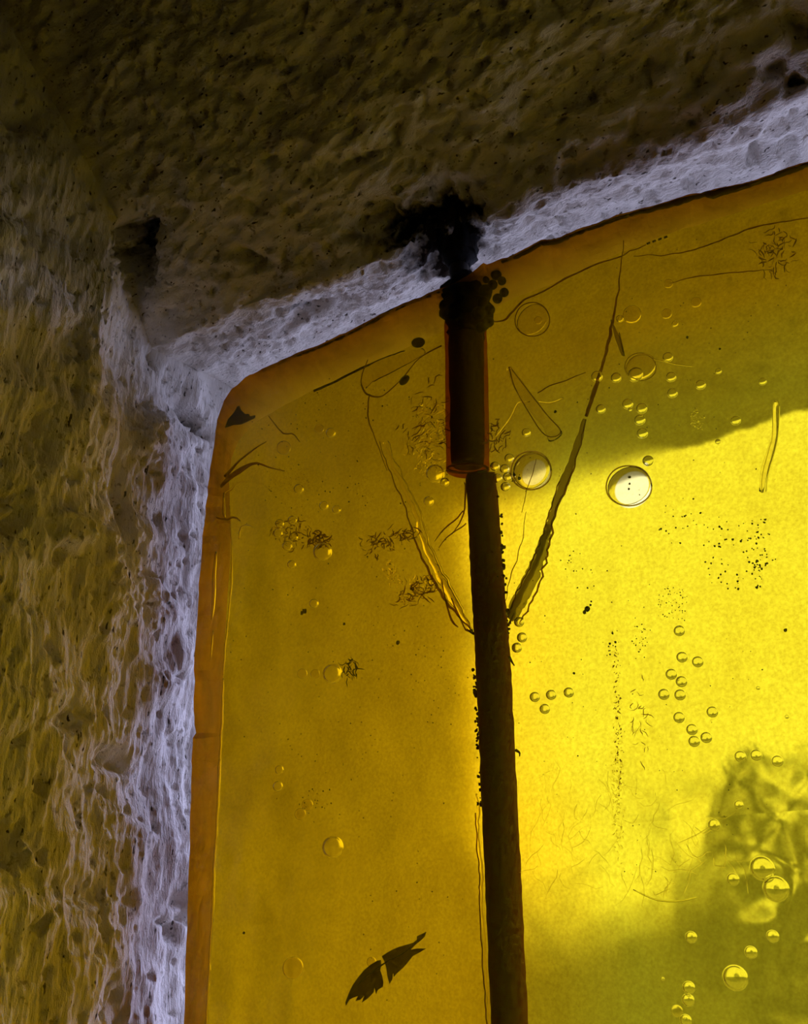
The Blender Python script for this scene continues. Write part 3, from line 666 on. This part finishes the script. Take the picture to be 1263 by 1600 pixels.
# ------------------------------------------------------------------ feather and flake caught in the resin
fe = empty('feather', at(598, 1515, .014), 'small dark feather broken in two, caught in the lower left of the panel', 'feather')
def poly(name, pts, y, mat, parent, thick=.0004, bow=0.0):
    P = np.array([at(a, b, y) for a, b in pts]); nq = len(P)
    if bow: P[:, 1] += bow*np.sin(np.linspace(0, 6, nq))
    vs_ = list(P-np.array([0, thick/2, 0]))+list(P+np.array([0, thick/2, 0]))
    f = [tuple(range(nq)), tuple(nq+i for i in reversed(range(nq)))]+[(i, (i+1) % nq, nq+(i+1) % nq, nq+i) for i in range(nq)]
    o = link(name, vs_, f, mat, parent, False)
    b = bmesh.new(); b.from_mesh(o.data); bmesh.ops.recalc_face_normals(b, faces=b.faces); bmesh.ops.triangulate(b, faces=[q for q in b.faces if len(q.verts) > 4]); b.to_mesh(o.data); b.free()
    return o
poly('vane', [(540, 1566), (545, 1553), (551, 1540), (560, 1527), (570, 1515), (580, 1507), (590, 1501), (595, 1500), (596, 1508), (594, 1516), (597, 1525), (599, 1535), (598, 1542), (590, 1547), (588, 1553), (585, 1541), (584, 1550), (575, 1560), (566, 1566), (570, 1555), (563, 1562), (556, 1564), (560, 1556), (552, 1559), (546, 1562), (541, 1571)], .014, M_FEATHER, fe)
poly('vane', [(597, 1494), (606, 1488), (615, 1483), (625, 1479), (636, 1476), (646, 1473), (652, 1468), (652, 1463), (658, 1460), (666, 1456), (664, 1463), (658, 1469), (648, 1477), (642, 1484), (652, 1482), (666, 1482), (656, 1488), (645, 1494), (638, 1503), (630, 1512), (620, 1521), (616, 1526), (614, 1518), (613, 1530), (609, 1537), (606, 1526), (604, 1512), (601, 1502)], .014, M_FEATHER, fe)
px_tube('shaft', [(540, 1568), (562, 1536), (590, 1513), (606, 1502), (632, 1488), (664, 1459)], [.6, 1.1, 1.2, 1.2, 1.1, .6], .0139, M_FLAKE, fe)
fl = poly('leaf_flake', [(352, 668), (357, 655), (366, 645), (371, 636), (374, 634), (377, 641), (383, 647), (389, 647), (391, 651), (399, 649), (398, 653), (388, 658), (377, 663), (364, 664), (356, 667)], .006, M_FLAKE, None, .0006)
tag(fl, 'small dark grey angular flake caught in the panel corner', 'flake')

# ------------------------------------------------------------------ outside: a pale path and shrubs far beyond the panel
def out_pt(az, r, z=-1.19): a = math.radians(az); return (CAM[0]+r*math.sin(a), CAM[1]+r*math.cos(a), z)
pa = MB(); ring_ = [(-18, 19), (-14, 18), (-6, 18), (0, 18), (0, 26), (-6, 30), (-11, 30), (-15, 30), (-17, 24), (-17.5, 18)]
lo_ = [out_pt(a, r, -1.2) for a, r in ring_]; hi_ = [out_pt(a, r, -1.17) for a, r in ring_]; k = len(ring_)
pa.v = lo_+hi_; pa.f = [tuple(k+i for i in range(k))]+[(i, (i+1) % k, k+(i+1) % k, k+i) for i in range(k)]
tag(pa.build('gravel_path', M_PATH, None, False), 'pale gravel path outside the window', 'path', kind='structure')
def shrub(az, r, hgt, rad, label):
    b = out_pt(az, r, -1.2); e = empty('shrub', b, label, 'shrub')
    st = MB().tube([np.array(b), np.array(b)+np.array([.1, 0, hgt*.35]), np.array(b)+np.array([0, .1, hgt*.7])], [.14, .10, .05], None, 8); st.build('stem', M_BARK, e)
    lf = MB()
    for _ in range(1500):
        d = RNG.normal(size=3); d /= np.linalg.norm(d); q = RNG.uniform(.55, 1)**.5
        c = np.array(b)+np.array([0, 0, hgt*.56])+d*q*np.array([rad, rad, hgt*.48])*(1+.25*perlin(d[None]*2+az)[0])
        a1 = RNG.normal(size=3); a1 /= np.linalg.norm(a1); a2 = np.cross(a1, d); a2 /= np.linalg.norm(a2)+1e-9; s = RNG.uniform(.10, .22)
        i = len(lf.v); lf.v += [c-a1*s, c+a2*s*.5, c+a1*s, c-a2*s*.5]; lf.f.append((i, i+1, i+2, i+3))
    o = lf.build('foliage', M_LEAF, e); o['kind'] = 'stuff'
shrub(-14.5, 24, 5.3, 2.1, 'dark green shrub outdoors, dimly seen through the lower right of the panel')
